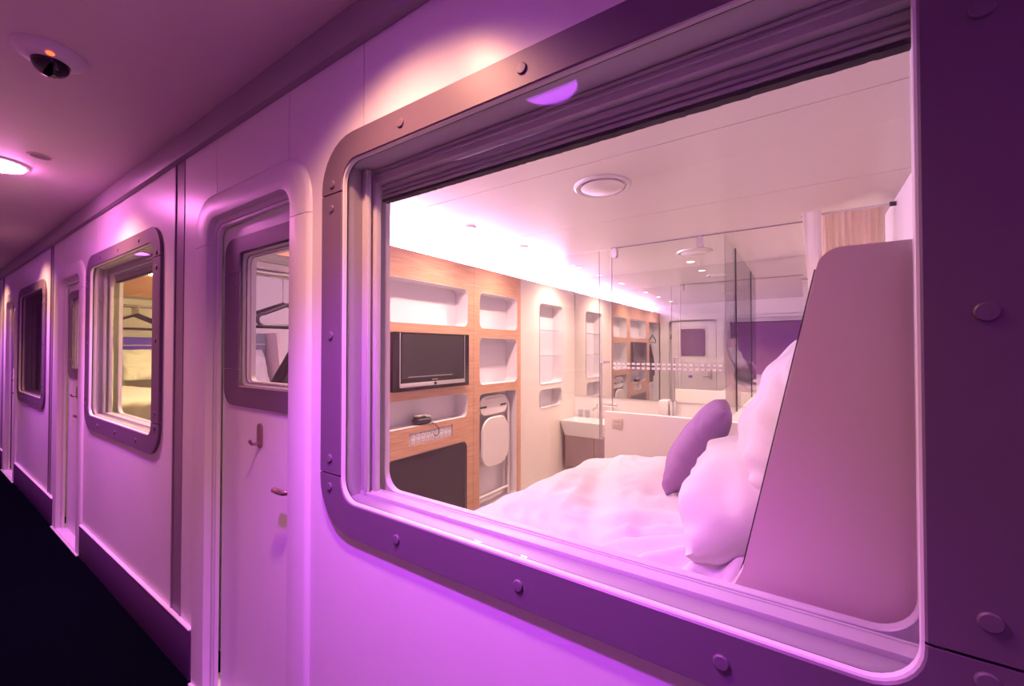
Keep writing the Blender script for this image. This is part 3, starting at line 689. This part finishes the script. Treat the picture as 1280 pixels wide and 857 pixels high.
def duvet_disp(p, n):
    q = p.copy(); up = max(0.0, n.z)
    # fuller towards the pillows, softer at the foot
    s = min(1, max(0, (p.x - BX0) / 1.0))
    q.z += up * (-.035 + .10 * s * s * (1.15 - .5 * min(1, max(0, p.y - .3))) + .025 * math.sin(p.x * 5.1 + 1.2) * math.sin(p.y * 3.1 + .4))
    # valley where the cover folds back
    f = p.x + .35 * (p.y - .3) + .50
    q.z -= up * .030 * math.exp(-(f / .07) ** 2)
    # gathered wrinkles fanning out from the pillow
    c = Vector((0.02, .62)); d = Vector((p.x, p.y)) - c; rr = d.length; a = math.atan2(d.y, d.x)
    wv = math.exp(-((rr - .42) / .22) ** 2)
    q += n * (.020 * wv * math.sin(a * 24 + 3 * noise.noise(Vector((p.x * 4, p.y * 4, 0)))))
    q += n * (.014 * noise.noise(Vector((p.x * 5, p.y * 5, p.z * 5))) + .0065 * (1 - 3 * abs(noise.noise(Vector((p.x * 11 + 2 * p.y, p.y * 8, 3))))))
    # foot hangs with soft vertical folds
    if n.x < -.3 or n.y < -.5: q += n * .010 * math.sin(p.y * 26 + p.x * 22 + 2 * noise.noise(p * 3)) * (1 - up)
    return q
duvet = rounded_box('duvet', linen, BX0 - .06, .09, .245, 1.655, .603, .925, .155, 90, 110, 18, duvet_disp, 'puffy white duvet spread over the near bed', 'duvet')

def pillow(name, m, w, l, t, loc, rot, label, seed, cat='pillow', wr=.010, group=None):
    """w across, l along, t thick"""
    N = 56; bm = bmesh.new(); top = []; bot = []
    for i in range(N + 1):
        ru = []; rd = []
        for j in range(N + 1):
            u = -1 + 2 * i / N; v = -1 + 2 * j / N
            h = max(0, (1 - abs(u) ** 3.0) * (1 - abs(v) ** 3.0)) ** .52
            k = 1 - .06 * (1 - v * v) * abs(u) ** 3 - .05 * abs(u * v) ** 4; k2 = 1 - .06 * (1 - u * u) * abs(v) ** 3 - .05 * abs(u * v) ** 4
            x = u * w / 2 * k; y = v * l / 2 * k2
            nz = noise.noise(Vector((x * 9 + seed, y * 9, seed))) * wr * 1.4 + wr * .8 * math.sin(7 * u * v * 3 + seed + 9 * noise.noise(Vector((x * 5, y * 5, seed)))) * (abs(u * v) + .15)
            cr = abs(noise.noise(Vector((x * 7 + y * 3 + seed, y * 6 - x * 2, seed * 2)))); nz += wr * 1.1 * (1 - 4 * cr) * (.35 + abs(u * v))
            z = t / 2 * h
            ru.append(bm.verts.new((x, y, z + nz * min(1, h * 2)))); rd.append(bm.verts.new((x, y, -z + .6 * nz * min(1, h * 2))))
        top.append(ru); bot.append(rd)
    for i in range(N):
        for j in range(N):
            bm.faces.new((top[i][j], top[i + 1][j], top[i + 1][j + 1], top[i][j + 1])); bm.faces.new((bot[i][j], bot[i][j + 1], bot[i + 1][j + 1], bot[i + 1][j]))
    o = obj(name, bm, m, None, angle=60); o.location = loc; o.rotation_euler = [R(a) for a in rot]
    tag(o, label, cat, group); return o
p1 = pillow('pillow', linen, .37, .64, .23, (-0.125, .63, 1.10), (3, -34, 5), 'lower white pillow resting on the duvet against the panel', 1.3, group='white bed pillows', wr=.016)
p2 = pillow('pillow', linen, .44, .66, .23, (0.005, .67, 1.315), (2, -60, 4), 'upper white pillow leaning on the backrest over the lower one', 4.1, group='white bed pillows', wr=.014)
p3 = pillow('pillow', linen, .50, .60, .20, (0.10, 1.32, 1.26), (0, -64, -3), 'rear white pillow furthest from the window, behind the purple cushion', 7.7, group='white bed pillows', wr=.014)
p4 = pillow('cushion', purple_cloth,   .40, .40, .135, (-0.345, 1.05, 1.108), (0, -58, 8), 'purple square cushion propped against the white pillows', 2.2, 'cushion', .006)

# the yellow lit cabin has the same bed
off = (-PER, 0, 0)
b2 = copy_tree(bed, None, off); b2['label'] = 'white sofa bed inside the yellow lit cabin'
lit_padding = mat('purple_lit_padding', (0.10, 0.05, 0.55), 0.7, var=0.06)  # purple light falling on the strip, put into its base colour
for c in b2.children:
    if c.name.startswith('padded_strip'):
        c.material_slots[0].link = 'OBJECT'; c.material_slots[0].material = lit_padding
for o, lab in ((duvet, 'white duvet on the bed of the yellow lit cabin'), (p1, 'lower white pillow in the yellow lit cabin'), (p2, 'upper white pillow in the yellow lit cabin'), (p3, 'rear white pillow in the yellow lit cabin')):
    c = copy_tree(o, None, off); c['label'] = lab

# ------------------------------------------------------------------ hangers and jacket in the coat recess
def hanger(x, y, z, ang, label, group, s=1.0, m=plastic_dark):
    t = thing('coat_hanger', label, 'hanger', (x, y, z), group=group)
    hw, hh, lo = .21 * s, .085 * s, -.055 * s
    rc_ = .030 * s
    P = [Vector((0, 0, hh))] + [Vector((0, (hw - rc_) * f, hh + (lo + 2 * rc_ - hh) * f)) for f in (.33, .66, .95)]
    P += arc((0, hw - rc_, lo + rc_), rc_, 75, -90, 8, 'yz') + [Vector((0, 0, lo))] + arc((0, -hw + rc_, lo + rc_), rc_, -90, -255, 8, 'yz')
    P += [Vector((0, -(hw - rc_) * f, hh + (lo + 2 * rc_ - hh) * f)) for f in (.95, .66, .33)]
    a = tube('body', m, t, P, .0095, closed=True)
    zr = 1.90 - z; H = [Vector((0, 0, hh - .005)), Vector((0, 0, zr - .03))] + arc((0, .012, zr - .004), .014, 205, -20, 10, 'yz')
    b = tube('hook', chrome, t, H, .003)
    for c in (a, b): c['local'] = 1
    t.rotation_euler = (0, 0, R(ang)); return t
hanger(WX - .050, .52, 1.665, 0, 'dark coat hanger with an empty bar seen through the door window', 'hangers in the near cabin')
def jacket():
    t = thing('jacket', 'black jacket hanging in the coat recess of the near cabin', 'jacket', (WX - .03, .56, 1.50))
    bm = bmesh.new(); rows = []
    for j in range(22):
        v = j / 21; z = 1.575 - .70 * v
        hw = .02 + .17 * min(1, v / .42); th = .032 + .02 * math.sin(math.pi * min(1, v * 1.2))
        row = []
        for i in range(40):
            a = 2 * math.pi * i / 40
            y = .63 + hw * math.copysign(abs(math.cos(a)) ** .8, math.cos(a)); x = WX - .068 + .6 * th * math.sin(a) * (1 + .25 * math.sin(9 * math.cos(a) + v * 5))
            row.append(bm.verts.new((x, y, z + .01 * math.sin(5 * a))))
        rows.append(row)
    for A, B in zip(rows[:-1], rows[1:]):
        for i in range(40): bm.faces.new((A[i], A[(i + 1) % 40], B[(i + 1) % 40], B[i]))
    bm.faces.new(rows[0]); bm.faces.new(rows[-1])
    obj('body', bm, jacket_black, t)
    for s in (-1, 1):
        tube('sleeve', jacket_black, t, [(WX - .075, .63 + s * .06, 1.45), (WX - .07, .63 + s * .12, 1.33), (WX - .065, .63 + s * .175, 1.16), (WX - .06, .63 + s * .18, .98)], .04, radii=[.028, .036, .036, .030])
    tube('loop', chrome, t, [(WX - .10, .63, 1.565), (WX - .10, .63, 1.66), (WX - .10, .63, 1.72)], .003)
    shift_children(t)
jacket()
for i, wd in enumerate(('frontmost', 'second from the front', 'middle one', 'second from the mirror', 'rearmost')):
    hanger(WX - .030 - PER - i * .0205, .56, 1.735, 0, 'dark coat hanger in the yellow lit cabin, ' + wd + ' of the bunch', 'hangers in the yellow lit cabin')

# ------------------------------------------------------------------ corridor ceiling: lamps and camera dome
def add_light(parent, kind, loc, aim, energy, color, size=60, blend=1.0, soft=.05, name='lamp'):
    ld = bpy.data.lights.new(name, kind); ld.energy = energy; ld.color = color; ld.shadow_soft_size = soft
    if kind == 'SPOT': ld.spot_size = R(size); ld.spot_blend = blend
    lo = bpy.data.objects.new(name, ld); COL.objects.link(lo); lo.location = loc
    lo.rotation_euler = (Vector(aim) - Vector(loc)).to_track_quat('-Z', 'Y').to_euler()
    lo.parent = parent; lo.matrix_parent_inverse = Matrix.Translation(-Vector(parent.location))
LY = -0.60
lens_dark = mat('recessed_lens', (0.25, 0.2, 0.2), 0.4)
lamp_words = ['added out of view to fill the corridor', 'reflected at the head of the big window', 'at the left edge of the view', 'far along the corridor', 'furthest along the corridor']
for k in range(-1, 4):  # the first lamp is added behind the viewer as fill light
    x = -0.80 - 2.80 * k if k < 2 else -0.87 - 2.44 * k; y = -0.47 if k == 1 else LY
    t = thing('ceiling_lamp', 'round glowing ' + ('pinkish white' if k == 1 else 'purple') + ' ceiling lamp ' + lamp_words[k + 1], 'lamp', (x, y, HC), group='corridor ceiling lamps')
    lathe('rim', alu_white, t, [(.128, HC - .0005), (.126, HC - .010), (.116, HC - .014), (.112, HC - .002)], (x, y, 0), 'z', 40)
    pinkish = k in (-1, 1)
    lathe('lens', lens_fill if k < 0 else lens_pink if pinkish else lens_em, t, [(.1115, HC - .003), (.1115, HC - (.022 if pinkish else .010)), (.07, HC - (.036 if pinkish else .016)), (.0001, HC - (.040 if pinkish else .018))], (x, y, 0), 'z', 40)
    shift_children(t)
    add_light(t, 'SPOT', (x, y, HC - .045), (x, y + .20, 0.4), P_PURPLE * (.3 if k < 0 else .75 if k == 1 else .6 if k > 1 else 1), PURPLE, 88, .85, .05, 'purple_lamp')
for k in range(0, 4):
    x = -0.86 - 2.44 * k; y = -0.34
    t = thing('recessed_lamp', 'small recessed warm lamp close to the cabin front ' + ['over the big window', 'over the yellow lit window', 'near the dark window', 'at the distant end'][k], 'lamp', (x, y, HC), group='recessed warm lamps')
    lathe('rim', corr_ceil, t, [(.050, HC - .0005), (.049, HC - .004), (.041, HC - .005), (.039, HC - .001)], (x, y, 0), 'z', 28)
    lathe('lens', lens_dark, t, [(.038, HC - .0008), (.038, HC - .002), (.0001, HC - .0022)], (x, y, 0), 'z', 28)
    shift_children(t)
    add_light(t, 'SPOT', (x, y, HC - .012), (x, y + .02, 0), P_WARM, WARM, 126, .85, .05, 'warm_lamp')
t = thing('dome_camera', 'white dome security camera with a glowing red light on the corridor ceiling', 'camera', (-2.12, -.47, HC))
lathe('base', portal_white, t, [(.092, HC - .0005), (.091, HC - .006), (.080, HC - .022), (.058, HC - .034), (.050, HC - .036), (.0001, HC - .036)], (-2.12, -.47, 0), 'z', 48)
lathe('dome', smoke_dome, t, [(.048, HC - .035)] + [(.048 * math.cos(R(a)), HC - .036 - .046 * math.sin(R(a))) for a in range(0, 90, 9)] + [(.0002, HC - .082)], (-2.12, -.47, 0), 'z', 40)
blob('status_light', led_red, t, (-2.06, -.48, HC - .031), (.011, .011, .005), 2)
shift_children(t)

# ------------------------------------------------------------------ light inside the cabins
